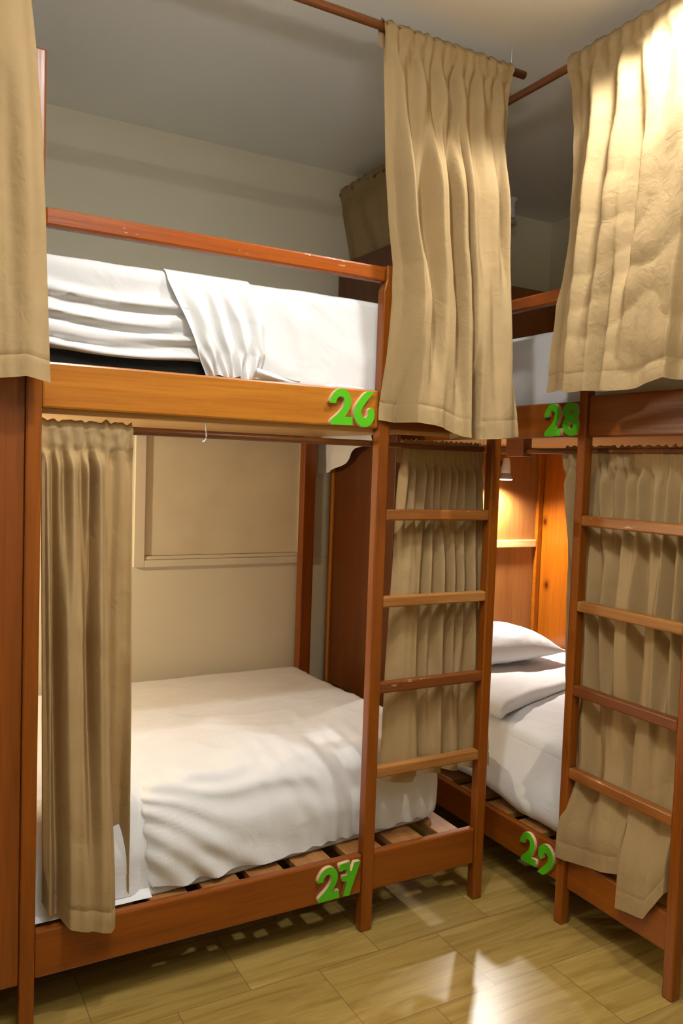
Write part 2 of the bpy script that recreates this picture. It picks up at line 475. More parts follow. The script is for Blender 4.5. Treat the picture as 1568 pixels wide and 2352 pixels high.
# ================================================================== SETTING
YB, XR, ZC = 1.06, 1.55, 2.40
XL, YF = -2.7, -3.2
def struct(o): o['kind'] = 'structure'; return o
struct(box('floor', (XL, XR, YF, YB, -.08, 0), M['floor'], None, 0))
bpy.data.objects['floor'].data.transform(Matrix.Translation(bpy.data.objects['floor'].location)); bpy.data.objects['floor'].location = (0, 0, 0)
struct(box('ceiling', (XL, XR, YF, YB, ZC, ZC + .08), M['ceil'], None, 0))
struct(box('wall_back', (XL, XR + .1, YB, YB + .1, -.08, ZC + .08), M['wall'], None, 0))
struct(box('wall_right', (XR, XR + .1, YF, YB, -.08, ZC + .08), M['wall'], None, 0))
struct(box('wall_left', (XL - .1, XL, YF, YB + .1, -.08, ZC + .08), M['wall'], None, 0))
struct(box('wall_front', (XL - .1, XR + .1, YF - .1, YF, -.08, ZC + .08), M['wall'], None, 0))
# boarded window on the back wall of the lower bunk
w = bpy.data.objects.new('window_1', None); C.objects.link(w); w.location = (-.01, YB, .88); w['kind'] = 'structure'
bm = bmesh.new()
add_box(bm, -.352, -.313, YB - .016, YB, .868, 1.66, .002)
add_box(bm, .296, .335, YB - .016, YB, .868, 1.66, .002)
add_box(bm, -.3125, .2955, YB - .016, YB, .868, .893, .002)
add_box(bm, -.3125, .2955, YB - .016, YB, 1.63, 1.66, .002)
from_bm('window_frame', bm, M['frame'], w)
box('window_board', (-.3125, .2955, YB - .005, YB, .908, 1.629), M['board'], w, .001)
box('window_ledge', (-.3125, .2955, YB - .012, YB, .8935, .907), M['frame'], w, .003)
# joint in the wall lining beside the window
struct(box('trim_1', (.337, .50, YB - .002, YB, .884, .887), M['board'], None, 0))

# ================================================================== BUNK 26 / 27 (front faces the aisle along x)
ZF0, ZF1 = 1.352, 1.4505      # upper side board
ZL0, ZL1 = .108, .214         # lower side board
RUNGS = [1.141, .9085, .6765, .4462]
A = empty('bunk_bed', (-.45, .5, 0), 'orange-brown wooden bunk bed straight ahead, green numbers 26 and 27 on its boards', 'bunk bed', 'wooden dormitory bunk beds')

def post(name, x0, x1, y0, y1, z0, z1, par, mat='red_z', taper=None):
    bm = bmesh.new(); add_box(bm, x0, x1, y0, y1, z0, z1, .004, 2)
    if taper:
        bmesh.ops.bisect_plane(bm, geom=bm.verts[:] + bm.edges[:] + bm.faces[:], plane_co=(0, 0, taper[0]), plane_no=(0, 0, 1))
        bmesh.ops.bisect_plane(bm, geom=bm.verts[:] + bm.edges[:] + bm.faces[:], plane_co=(0, 0, taper[0] - .03), plane_no=(0, 0, 1))
        for v in bm.verts:
            if v.co.z > taper[0] - .001:
                if taper[1] == 'x' and v.co.x < (x0 + x1) / 2: v.co.x += taper[2]
                if taper[1] == 'y' and v.co.y > (y0 + y1) / 2: v.co.y -= taper[2]
    return from_bm(name, bm, M[mat], par)

post('post', 0, .0345, -.001, .030, 0, 1.772, A, taper=(1.735, 'x', .008))
post('post', .380, .4125, -.001, .030, 0, 1.772, A)
post('post', -.862, -.830, 0, .032, 0, 2.082, A, 'red_z')
post('post', .283, .333, .985, 1.03, 0, 1.35, A)
post('post', -1.36, -1.325, .985, 1.03, 0, 1.772, A)
box('side_board', (-.83, 0, .004, .028, ZF0, ZF1), M['amber_x'], A, .005)
box('side_board', (.0345, .38, .006, .028, ZF0, ZF1), M['red_x'], A, .005)
box('side_board', (-.83, 0, .004, .028, ZL0, ZL1), M['red_x'], A, .005)
box('side_board', (.0345, .38, .004, .028, ZL0, ZL1), M['red_x'], A, .005)
box('back_board', (-1.325, .283, 1.0, 1.024, ZL0, ZL1), M['red_x'], A)
box('back_board', (-1.325, .283, 1.0, 1.024, ZF0, ZF1), M['red_x'], A)
box('guard_rail', (-.83, .006, .001, .029, 1.729, 1.768), M['rail_x'], A, .006)
for i, z in enumerate(RUNGS):
    r = box('rung', (.034, .3805, .001, .027, z - .029, z), M[('rung_x', 'rungpale_x', 'rungdark_x', 'rungpale_x')[i]], A, .004)
# front panel at the left end, down to a short leg, and the end panel behind it
box('front_panel', (-1.36, -.862, .010, .028, .10, 2.07), M['panel_z'], A, .002)
box('end_panel', (-1.36, -1.342, .030, .985, .10, 2.05), M['panel_z'], A, .002)
# upper deck
box('deck_board', (-1.34, .345, .03, 1.0, 1.362, 1.374), M['ply_x'], A, .001)
box('deck_ledge', (-.83, .38, .028, .046, 1.342, 1.361), M['ply_x'], A, .002)
# lower slats
SL = [(-.436, -.338), (-.31, -.217), (-.181, -.078), (-.031, .082), (.118, .22), (.273, .345)]
SL += [(-.474 - .132 * k - .098, -.474 - .132 * k) for k in range(6)]
for a, b in SL:
    box('slat', (a, b, .029, .999, .188, .207), M['slat_y'], A, .002)
box('slat_ledge', (-1.32, .38, .0285, .048, .165, .187), M['red_x'], A, .002)
tube('curtain_rod', [(-.845, .047, 1.314), (-.02, .050, 1.314), (.06, .062, 1.314), (.40, .066, 1.314)], .0085, M['rod'], A)
digit(A, D2, [], (-.1518, .004, 1.3545), (1, 0, 0), (0, -1, 0), .014, 'bright green cut-out digit 2 of the number 26')
digit(A, D6, [], (-.0821, .004, 1.3525), (1, 0, 0), (0, -1, 0), .014, 'bright green cut-out digit 6 of the number 26', scale=.99)
digit(A, D2, [], (-.1405, .004, .1185), (1, 0, 0), (0, -1, 0), .012, 'bright green cut-out digit 2 of the number 27', scale=.98)
digit(A, D7, [], (-.077, .004, .1175), (1, 0, 0), (0, -1, 0), .012, 'bright green cut-out digit 7 of the number 27')

# ================================================================== BUNK 28 / 29 (front runs towards the camera along y)
XB = .519
B = empty('bunk_bed', (1.0, .2, 0), 'orange-brown wooden bunk bed at right, green numbers 28 and 29 on its boards', 'bunk bed', 'wooden dormitory bunk beds')
post('post', XB, XB + .031, -.212, -.184, 0, 1.772, B)
post('post', XB, XB + .031, -.578, -.548, 0, 1.772, B)
post('post', 1.41, 1.44, -.578, -.548, 0, 1.772, B)
X1 = XB + .010
box('side_board', (X1, X1 + .024, -.184, .90, ZF0, ZF1), M['red_y'], B, .005)
box('side_board', (X1 - .002, X1 + .024, -.548, -.212, ZF0, ZF1 + .012), M['red_y'], B, .005)
box('side_board', (X1 + .006, X1 + .03, -.184, .90, ZL0 - .004, ZL1 - .012), M['red_y'], B, .005)
box('side_board', (X1 + .004, X1 + .028, -.548, -.212, ZL0 - .006, ZL1 - .016), M['red_y'], B, .005)
box('guard_rail', (XB + .001, XB + .029, -.184, .90, 1.729, 1.768), M['rail_y'], B, .006)
for i, z in enumerate(RUNGS):
    box('rung', (XB + .001, XB + .027, -.5485, -.2115, z - .029, z), M[('rung_y', 'rungpale_y', 'rungdark_y', 'rung_y')[i]], B, .004)
# boxed-in head end: side panel towards bunk 26, end panel with frame, pine back panel
box('side_panel', (.418, .436, .556, 1.012, .10, 2.033), M['darkply_z'], B, .002)
box('edge_strip', (.410, .4175, .984, 1.012, .10, 1.34), M['amber_z'], B, .001)
box('end_panel', (.436, 1.445, .935, .950, .10, 2.05), M['endply_z'], B, .001)
box('panel_rail', (.437, 1.416, .918, .9345, .921, .954), M['ply_x'], B, .003)
box('panel_stile', (1.417, 1.444, .915, .9345, .30, 1.345), M['pine_y'], B, .003)
box('back_panel', (1.445, 1.462, -.578, .935, .10, 1.995), M['pine_z'], B, .001)
box('deck_board', (X1 + .026, 1.444, -.545, .934, 1.362, 1.374), M['ply_y'], B, .001)
for k in range(10):
    y = -.52 + k * .146
    box('slat', (X1 + .031, 1.43, y, y + .1, .182, .2), M['slat_x'], B, .002)
bm = bmesh.new(); add_box(bm, .560, .582, -.16, .10, 1.318, 1.334, .002)
rod_b = from_bm('curtain_rod', bm, M['rod'], B); 
bpy.data.objects.remove(rod_b)
tube('curtain_rod', [(.588, .93, 1.317), (.588, -.2, 1.317), (.588, -.56, 1.317)], .0085, M['rod'], B)
box('rod_bracket', (.570, .604, .085, .165, 1.300, 1.3615), M['red_y'], B, .002)
digit(B, D2, [], (X1, -.0549, 1.3555), (0, -1, 0), (-1, 0, 0), .012, 'bright green cut-out digit 2 of the number 28')
digit(B, D8, H8, (X1, -.1259, 1.3558), (0, -1, 0), (-1, 0, 0), .012, 'bright green cut-out digit 8 of the number 28')
digit(B, D2, [], (X1 + .006, -.034, .107), (0, -1, 0), (-1, 0, 0), .010, 'bright green cut-out digit 2 of the number 29, in shade', .06)
digit(B, D9, [], (X1 + .006, -.103, .104), (0, -1, 0), (-1, 0, 0), .010, 'bright green cut-out digit 9 of the number 29', -.06)

# ================================================================== MATTRESSES AND SHEETS
# upper bed 26
t = empty('mattress', (-.46, .53, 1.376), 'white sheeted mattress on the upper bed numbered 26, dark base showing at left', 'mattress', 'mattresses')
from_bm('mattress_core', round_box(-1.31, .345, .064, .99, 1.376, 1.66, .03, .03), M['black'], t, True)
def d26(p, n):
    a = 0
    if n.y < -.3:
        left = smooth01(-.40, -.52, p.x)
        zz = p.z + .03 * nz(p.x * 2.2, 3, 1) + (p.x + .8) * .05
        a += left * (.0075 * math.sin(zz * 2 * PI / .052 + 1.5 * nz(p.x * 3, p.z * 5, 7)) + .004 * math.sin(zz * 2 * PI / .031 + 2 * nz(p.x * 2, p.z * 9, 2)))
        a *= smooth01(1.67, 1.60, p.z)
        a += (1 - left) * (.004 * nz(p.x * 7 + p.z * 6, p.z * 9, 4) + .005 * ridge(nz(p.x * 6 + p.z * 4, p.z * 5, 8)) * smooth01(.0, -.2, p.x))
    a += .0015 * nz(p.x * 16, p.y * 16, p.z * 16)
    return a
def p26(p):
    zlow = lerp_list([(-1.4, 1.474), (-.44, 1.478), (-.40, 1.44), (.4, 1.42)], p.x)
    if p.z < 1.60 and p.z > 1.40:
        k = (1.60 - p.z) / (1.60 - 1.43); p = Vector((p.x, p.y, 1.60 - k * (1.60 - zlow)))
    return p
from_bm('fitted_sheet', round_box(-1.315, .350, .042, .995, 1.43, 1.686, .022, .009, d26, p26, True), M['sheet'], t, True)
def drape(u, v):
    l = lerp_list([(0, -.566), (.12, -.558), (.45, -.52), (.75, -.486), (1, -.464)], v)
    r = lerp_list([(0, -.36), (.2, -.345), (.45, -.318), (.75, -.312), (1, -.336)], v)
    s = l + (r - l) * u
    zt = 1.695; zb = 1.452
    bulge = smooth01(.3, .9, v)
    f = .008 * math.sin(2 * PI * (u * 4.3 + .6 * v + .4 * nz(u * 3, v * 2, 3))) * smooth01(.05, .5, v) + .006 * math.sin(2 * PI * (u * 7.7 + 1.1 * math.sin(v * 3))) * smooth01(.45, 1, v)
    if v < .12:
        k = v / .12; ang = (1 - k) * PI / 2
        y = .075 - .038 * math.cos(ang) ; z = 1.662 + .031 * math.sin(ang)
    else:
        k = (v - .12) / .88; z = 1.662 + (zb - 1.662) * k; y = .037 - .006 * math.sin(k * PI)
    return Vector((s, y - f - .004 - .006 * bulge, z - .004 * bulge * math.sin(u * 17)))
link('loose_sheet_end', grid_mesh(70, 90, drape), M['sheet'], t, True)
def tail(u, v):
    s = -.352 + .135 * u
    hh = .030 * (1 - u) ** 1.1 + .002
    z = 1.455 + hh * v
    return Vector((s, .030 + .004 * math.sin(v * 5 + u * 6) - .006 * (1 - u) * math.sin(PI * v), z))
link('loose_sheet_tail', grid_mesh(30, 14, tail), M['sheet'], t, True)
def pl26(u, v):
    return Vector((-.155 + .15 * u, .033 + .006 * v, 1.446 + (.016 * math.sin(PI * min(1, u * 1.0 + .02)) ** .5) * v))
link('plastic_cover', grid_mesh(24, 4, pl26), M['plastic'], t, True)['label'] = 'clear plastic edge showing under the sheet'

# lower bed 27
t = empty('mattress', (-.46, .53, .208), 'wide mattress under a crumpled white sheet on the lower bed numbered 27', 'mattress', 'mattresses')
def front27(x): return lerp_list([(-1.4, .044), (-.56, .036), (-.32, .052), (.05, .088), (.40, .116)], x)
def p27(p, off=0., z0=.212, r=.055):
    if p.z < z0 + r and p.y < .05 + r:                # square the lower front edge: the sheet hangs down to the slats
        t_ = min(1, (z0 + r - p.z) / r); p = Vector((p.x, p.y - r * (1 - math.sqrt(max(0, 1 - t_ * t_))) * .85, p.z))
    k = (1.02 - p.y) / (1.02 - .04)
    y0 = front27(p.x) + off
    q = Vector((p.x, 1.02 - k * (1.02 - y0), p.z))
    fr = smooth01(.30, .06, p.y)                      # front slopes in towards the top
    q.y += fr * smooth01(.30, .47, p.z) * .045
    q.x += (p.x > .2) * .0
    q.x -= smooth01(.1, .33, p.x) * smooth01(.1, .9, p.y) * .04
    q.z -= fr * .018 * smooth01(.4, .47, p.z)
    return q
from_bm('mattress_core', round_box(-1.31, .325, .052, 1.01, .208, .462, .05, .02, None, lambda p: p27(p, .012)), M['pad'], t, True)
def d27(p, n):
    a = .0016 * nz(p.x * 14, p.y * 14, p.z * 14)
    a += .004 * ridge(nz(p.x * 3.2 - p.y * 6, p.y * 9 + p.x * 2, 5), 3) * smooth01(.9, .3, p.y)
    fr = smooth01(.40, .02, p.y)
    # fan of folds pulled towards the lower left corner
    dx, dz = p.x + .72, p.z - .52 + p.y * .35
    ang = math.atan2(dz, dx + .02)
    rad = math.hypot(dx, dz)
    fan = math.sin(ang * 36 + 4.5 * nz(p.x * 4, p.z * 6, 1)) * (.45 + .9 * abs(nz(p.x * 6, p.z * 9, 12))) * smooth01(.62, .15, abs(rad - .35) + .1)
    a += fr * (.0065 * fan * smooth01(.15, -.2, p.x))
    ver = math.sin(2 * PI * (p.x * 15 + p.z * 5 + 1.3 * nz(p.x * 4, p.z * 4, 3)))
    a += fr * smooth01(-.35, -.1, p.x) * .0056 * ver * (.4 + .6 * abs(nz(p.x * 5, 2, p.z * 3)))
    a += fr * .007 * nz(p.x * 5 + p.z * 3, p.z * 7, 9)
    # long flat creases on the top
    a += .003 * ridge(nz(p.x * 1.2 + p.y * 2, p.y * 11 - p.x * 3, 15), 4) * smooth01(.2, .5, p.y)
    return a
from_bm('fitted_sheet', round_box(-.575, .338, .04, 1.02, .212, .474, .055, .009, d27, p27, True), M['sheet'], t, True)
def head27(p): return p27(p, .004)
from_bm('pad_cover', round_box(-1.312, -.57, .048, 1.015, .212, .462, .045, .02, lambda p, n: .002 * nz(p.x * 12, p.y * 12, p.z * 12), head27, True), M['pad'], t, True)
def flange(u, v):
    x = -.826 + (.262) * u
    y = .056 - .028 * v
    return Vector((x, y, .219 + .010 * (1 - v) ** 2 + .002 * nz(x * 14, v * 3, 2)))
link('pad_skirt', grid_mesh(30, 8, flange), M['pad'], t, True)

# upper bed 28
t = empty('mattress', (1.0, .18, 1.376), 'white sheeted mattress on the upper bed numbered 28, between the two upper curtains', 'mattress', 'mattresses')
def d28(p, n):
    a = .0015 * nz(p.x * 15, p.y * 15, p.z * 15)
    if n.x < -.3: a += .006 * nz(p.y * 6 + p.z * 9, p.z * 6 - p.y * 5, 3) + .006 * ridge(nz(p.y * 5 + p.z * 7, p.z * 4, 6)) * smooth01(1.56, 1.47, p.z)
    return a
from_bm('mattress_core', round_box(.602, 1.42, -.535, .905, 1.376, 1.655, .03, .03), M['pad'], t, True)
from_bm('fitted_sheet', round_box(.590, 1.428, -.54, .912, 1.40, 1.672, .028, .011, d28, None, True), M['sheet'], t, True)
def pl28(u, v):
    return Vector((.560 - .004 * v, -.05 - .125 * u, 1.449 + .018 * math.sin(PI * (.15 + .85 * u) * .6) * v))
link('plastic_cover', grid_mesh(24, 4, pl28), M['plastic'], t, True)['label'] = 'clear plastic edge showing under the sheet'

# lower bed 29
t = empty('mattress', (1.0, .18, .201), 'white sheeted mattress on the lower bed numbered 29, lit by the reading lamp', 'mattress', 'mattresses')
def d29(p, n):
    a = .0018 * nz(p.x * 13, p.y * 13, p.z * 13)
    a += .003 * ridge(nz(p.x * 9 + p.y * 3, p.y * 3 + p.z * 6, 3), 3)
    if n.x < -.2: a += .007 * nz(p.y * 3 + p.z * 4, p.z * 5, 8)
    return a
def p29(p):
    q = p.copy()
    fr = smooth01(.79, .62, p.x)
    q.z -= fr * smooth01(.38, .45, p.z) * .02
    q.x += fr * smooth01(.3, .45, p.z) * .012
    q.x -= fr * smooth01(.42, .25, p.z) * smooth01(-.24, -.17, p.y) * .048
    # hem sags between the posts
    if p.z < .30: q.z += (.30 - p.z) / .09 * (.03 * smooth01(.0, .2, p.y) - .012)
    return q
from_bm('mattress_core', round_box(.620, 1.42, -.535, .905, .201, .445, .04, .03), M['pad'], t, True)
from_bm('fitted_sheet', round_box(.608, 1.428, -.54, .912, .213, .458, .05, .011, d29, p29, True), M['sheet'], t, True)

# folded top sheet under the pillow
def dfold(p, n): return .0025 * nz(p.x * 9, p.y * 9, p.z * 9) + .003 * ridge(nz(p.x * 4 - p.y * 7, p.y * 5, 3), 3)
def pfold(p):
    q = p.copy()
    e = .165 + (p.x - .58) * .375                     # slanting near edge
    k = (p.y - .165) / (.91 - .165)
    q.y = e + k * (.91 - e)
    q.z += .012 * math.sin(p.x * 9 + 1) * (1 - k) * (p.z > .47)
    if p.x < .65: q.z -= (.65 - p.x) * .35
    return q
o = from_bm('folded_sheet', round_box(.612, 1.425, .165, .905, .462, .498, .016, .012, dfold, pfold), M['sheet'], None, True)
tag(o, 'folded white top sheet lying slantwise under the pillow on bed 29', 'bed sheet')

# pillow of bed 29
def pillow(cx, cy, z0, hx, hy, hz, rot):
    bm = bmesh.new(); nu, nv = 64, 44
    rings = {}
    R = Matrix.Rotation(rot, 3, 'Z')
    for sgn in (1, -1):
        for i in range(nu + 1):
            for j in range(nv + 1):
                u = -1 + 2 * i / nu; v = -1 + 2 * j / nv
                edge = i in (0, nu) or j in (0, nv)
                if edge and sgn == -1: continue
                h = ((1 - abs(u) ** 3.2) * (1 - abs(v) ** 2.6)) ** .62
                cu = u * (1 + .045 * abs(v) ** 4 - .05 * (1 - v * v) * abs(u) ** 6 * 0)
                x = hx * u * (1 - .07 * (1 - abs(v) ** 3) * abs(u) ** 5); y = hy * v * (1 - .08 * (1 - abs(u) ** 3) * abs(v) ** 5)
                zz = hz * (1.35 * h if sgn > 0 else -.62 * h)
                zz += .006 * nz(u * 4, v * 4, sgn * 3) * h + .005 * ridge(nz(u * 9, v * 3 + u, 5), 3) * (abs(v) > .5) * h
                p = R @ Vector((x, y, 0))
                rings[(sgn, i, j)] = bm.verts.new((cx + p.x, cy + p.y, z0 + hz * .66 + zz))
    g = lambda s, i, j: rings.get((s, i, j)) or rings[(1, i, j)]
    for s in (1, -1):
        for i in range(nu):
            for j in range(nv):
                f = [g(s, i, j), g(s, i + 1, j), g(s, i + 1, j + 1), g(s, i, j + 1)]
                bm.faces.new(f if s > 0 else f[::-1])
    o = from_bm('pillow', bm, M['sheet'], None, True)
    return o
tag(pillow(.925, .712, .498, .325, .185, .072, .02), 'plump white pillow at the head of bed 29 against the plywood end', 'pillow')

# ================================================================== UPPER CURTAIN RODS
ra = empty('curtain_rod', (-.5, -.035, 2.335), 'round brown wooden curtain rod under the ceiling above bed 26', 'curtain rod', 'upper curtain rods')
tube('rod', [(-2.69, -.035, 2.335), (-.5, -.035, 2.335), (.404, -.035, 2.335)], .0105, M['rod'], ra)
for x in (.357, -1.5):
    bm = bmesh.new(); add_tube(bm, [(x, -.035, 2.40)] + [(x + .0, -.035 + .0125 * math.sin(a), 2.335 + .0125 * math.cos(a)) for a in [2 * PI * k / 16 for k in range(17)]], .0012, 6)
    from_bm('wire_loop', bm, M['metal'], ra, True)['label'] = 'thin white wire loop'
rb = empty('curtain_rod', (.445, -.1, 2.318), 'dark wooden curtain rod under the ceiling above bed 28, running towards the camera', 'curtain rod', 'upper curtain rods')
tube('rod', [(.445, 1.06, 2.316), (.445, -.1, 2.316), (.445, -1.3, 2.316)], .0105, M['rod'], rb)
bm = bmesh.new(); add_tube(bm, [(.445, -1.1, 2.40)] + [(.445 + .0125 * math.sin(a), -1.1, 2.316 + .0125 * math.cos(a)) for a in [2 * PI * k / 16 for k in range(17)]], .0012, 6)
from_bm('wire_loop', bm, M['metal'], rb, True)['label'] = 'thin white wire loop'

# ================================================================== CURTAINS
curtain('curtain', 'khaki curtain at the far left edge, hanging in front of the tall wooden panel', 'x', -.035,
        [(1.40, -1.30), (2.35, -1.32)],
        [(2.35, -.886), (2.151, -.869), (2.07, -.86), (1.937, -.849), (1.853, -.844), (1.733, -.838), (1.603, -.833), (1.401, -.824)],
        2.352, [(0, 1.40), (.80, 1.402), (.9, 1.409), (1, 1.40)],
        [(.14, .022, [(0, 0), (.12, 1), (.25, 0), (.4, 1), (.52, .1), (.66, .9), (.76, .1), (.86, .9), (.94, .7), (1, .3)]),
         (.6, .024, [(0, 0), (.15, 1), (.3, 0), (.48, 1), (.62, .2), (.75, .8), (.84, .55), (.93, .9), (1, .5)]),
         (1, .02, [(0, 0), (.2, 1), (.4, .2), (.55, 1), (.7, .3), (.8, .7), (.92, .85), (1, .6)])], 12, 1)
curtain('curtain', 'khaki curtain at the right end of bed 26, hanging over its ladder top', 'x', -.035,
        [(2.35, -.058), (2.139, -.043), (1.983, -.031), (1.858, -.014), (1.753, .009), (1.666, .014), (1.522, .006), (1.372, -.009)],
        [(2.35, .357), (2.231, .338), (2.06, .334), (1.829, .347), (1.653, .360), (1.348, .384)],
        2.352, [(0, 1.374), (.34, 1.358), (.52, 1.338), (.60, 1.332), (.80, 1.338), (1, 1.347)],
        [(.16, .020, [(0, .1), (.05, .5), (.10, 1), (.18, .2), (.27, .9), (.36, .3), (.44, 1), (.52, .1), (.60, .9), (.68, .2), (.76, .8), (.84, .5), (.92, .9), (1, .4)]),
         (.40, .036, [(0, .0), (.05, .1), (.105, 1), (.155, .2), (.27, .1), (.34, 1), (.39, .9), (.435, .15), (.47, .2), (.525, 1), (.555, .9), (.585, -.1), (.63, .9), (.70, .55), (.83, .9), (.91, .4), (.955, .85), (1, .2)]),
         (.72, .036, [(0, -.3), (.06, -.1), (.12, 1), (.17, .95), (.26, .25), (.36, .8), (.42, .75), (.48, .2), (.545, .9), (.575, .8), (.605, -.5), (.64, .8), (.70, .9), (.80, .7), (.93, .9), (1, .3)]),
         (1, .036, [(0, -.5), (.11, -.4), (.15, .85), (.25, 1), (.42, .7), (.50, .75), (.55, 1), (.575, .7), (.60, -.6), (.645, -.3), (.67, .8), (.85, .95), (1, .7)])],
        12, 2, lean=((0, 0), (.5, .0), (1, .012)))
curtain('curtain', 'wide khaki curtain with diagonal creases at upper right, hanging before bed 28', 'y', .445,
        [(2.335, -.170), (2.143, -.195), (1.977, -.194), (1.833, -.185), (1.7, -.167), (1.609, -.160), (1.465, -.154)],
        [(2.335, -.86), (1.45, -.84)],
        2.345, [(0, 1.465), (.10, 1.470), (.16, 1.456), (.27, 1.459), (.37, 1.452), (.47, 1.453), (.6, 1.472), (.62, 1.468), (1, 1.46)],
        [(.14, .024, [(0, .1), (.07, .3), (.14, 1), (.2, .2), (.26, .9), (.32, .1), (.38, 1), (.45, .2), (.52, 1), (.6, .2), (.67, .9), (.75, .2), (.85, 1), (.93, .2), (1, .6)]),
         (.5, .040, [(0, -.1), (.08, .15), (.14, 1), (.19, .3), (.25, 1), (.30, .75), (.355, 0), (.41, 1), (.52, .75), (.6, 1), (.67, .4), (.8, 1), (1, .3)]),
         (1, .045, [(0, .2), (.1, .35), (.15, 1), (.24, .9), (.285, 0), (.335, 1), (.45, .75), (.57, 1), (.60, 1), (.625, .4), (.7, .8), (.85, .5), (1, .9)])],
        15, 3, crease=.012, lean=((0, 0), (1, .004)), boost=1.3)
curtain('curtain', 'short dark khaki curtain end seen across bed 26, in the corner by the back wall', 'y', .449,
        [(2.34, 1.045), (2.211, 1.04), (2.097, 1.02), (2.0, 1.005)],
        [(2.34, .40), (2.0, .40)],
        2.345, [(0, 2.01), (1, 2.015)],
        [(.2, .020, [(0, .3), (.1, .8), (.2, .2), (.3, .9), (.4, .1), (.52, .8), (.62, .2), (.75, .9), (.88, .1), (1, .7)]),
         (1, .022, [(0, .3), (.12, .8), (.25, .2), (.38, .9), (.5, .1), (.62, .8), (.72, .2), (.85, .9), (1, .3)])],
        12, 4, nu=160, nv=60, boost=1.0, gath_amp=.007, lean=((0, 0), (.3, 0), (.7, -.022), (1, -.03)))
curtain('curtain', 'khaki curtain drawn back at the left end of lower bed 27', 'x', .047,
        [(1.32, -.828), (.3, -.812)],
        [(1.32, -.630), (1.006, -.626), (.702, -.62), (.444, -.617), (.22, -.616)],
        1.331, [(0, .262), (.12, .236), (.35, .216), (.70, .206), (.74, .215), (.78, .30), (1, .232)],
        [(.10, .022, [(0, .2), (.05, .9), (.12, .1), (.18, .7), (.24, .2), (.32, 1), (.42, .3), (.48, .9), (.52, 0), (.61, 1), (.70, .3), (.78, .2), (.88, .35), (1, .2)]),
         (.45, .036, [(0, .2), (.05, .8), (.13, -.1), (.24, .9), (.38, .8), (.48, .1), (.58, 1), (.66, .85), (.73, -.1), (.85, .0), (1, .1)]),
         (1, .050, [(0, .1), (.06, .5), (.14, .2), (.26, .8), (.48, .85), (.66, 1), (.715, .9), (.74, -.25), (.9, -.3), (1, .05)])],
        7, 5, gath_amp=.014, group='khaki curtains', crease=.006)
curtain('curtain', 'khaki curtain bunched behind the ladder of bed 27', 'x', .078,
        [(1.32, .122), (1.104, .106), (.925, .096), (.746, .087), (.565, .081), (.383, .078)],
        [(1.33, .397), (.975, .415), (.741, .436), (.382, .462)],
        1.331, [(0, .382), (.24, .376), (.26, .392), (.6, .380), (1, .372)],
        [(.10, .018, [(k / 20, (k % 2) * (.7 + .3 * ((k * 7) % 3) / 2)) for k in range(21)]),
         (.4, .026, [(0, .3), (.14, .8), (.24, .75), (.29, 0), (.36, .8), (.42, .1), (.49, .95), (.55, .0), (.61, .9), (.66, .1), (.72, .85), (.77, .1), (.84, .9), (.9, .1), (.96, .8), (1, .2)]),
         (1, .028, [(0, .4), (.2, .9), (.27, .9), (.3, .1), (.42, .6), (.5, .8), (.56, .1), (.66, .7), (.74, .0), (.86, .7), (.93, .1), (1, .5)])],
        16, 6, gath_amp=.009, nu=320, boost=1.9)
def flare(u, v, s, d, z):
    # the hem is pulled out over the side board between the posts
    k = smooth01(.74, .94, v) * smooth01(.07, .16, u) * smooth01(1.0, .97, u)
    d = d * (1 - .5 * k) + .066 * k
    s += .03 * k * smooth01(.45, .15, u)
    return s, d, z
curtain('curtain', 'khaki curtain behind the ladder of bed 29, one flap over the side board', 'y', .600,
        [(1.32, -.066), (.992, -.096), (.744, -.104), (.571, -.118), (.385, -.158), (.15, -.160)],
        [(1.32, -.552), (.15, -.540)],
        1.331, [(0, .200), (.12, .188), (.32, .196), (.615, .226), (.63, .222), (.64, .150), (.86, .162), (1, .262)],
        [(.10, .020, [(k / 22, (k % 2) * (.7 + .3 * ((k * 5) % 3) / 2)) for k in range(23)]),
         (.4, .030, [(0, .1), (.12, .15), (.2, .2), (.25, .9), (.31, .1), (.36, .85), (.42, .1), (.5, 1), (.56, .9), (.61, .0), (.7, .8), (.76, .95), (.81, .1), (.87, .9), (.93, .2), (1, .7)]),
         (.8, .032, [(0, .1), (.12, .4), (.22, .9), (.3, .1), (.42, .8), (.52, .5), (.6, .0), (.66, 1), (.8, .8), (.9, .4), (1, .2)]),
         (1, .030, [(0, .9), (.2, 1), (.36, .3), (.5, .5), (.6, .1), (.645, 1), (.8, .9), (1, .2)])],
        17, 7, gath_amp=.010, nu=320, crease=.008, extra=flare, boost=1.75)

# white cloth corner hanging from the upper deck near the back
CL = [(1.045, 1.345, 1.218), (1.02, 1.345, 1.222), (.95, 1.345, 1.23), (.906, 1.345, 1.238), (.86, 1.345, 1.252), (.834, 1.345, 1.264), (.79, 1.345, 1.298), (.745, 1.345, 1.318), (.66, 1.345, 1.335)]
def clo(u, v):
    y = 1.045 - .385 * u
    zb = lerp_list([(c[0], c[2]) for c in CL], y); zt = 1.385
    return Vector((.372 + .012 * math.sin(u * 14) * v + .004 * nz(u * 6, v * 4, 1), y - .01 * v * math.sin(u * 9), zt + (zb - zt) * v))
o = link('sheet_corner', grid_mesh(60, 24, clo), M['sheet'], None, True)
tag(o, 'white cloth corner hanging below the upper deck by the back right post', 'cloth')

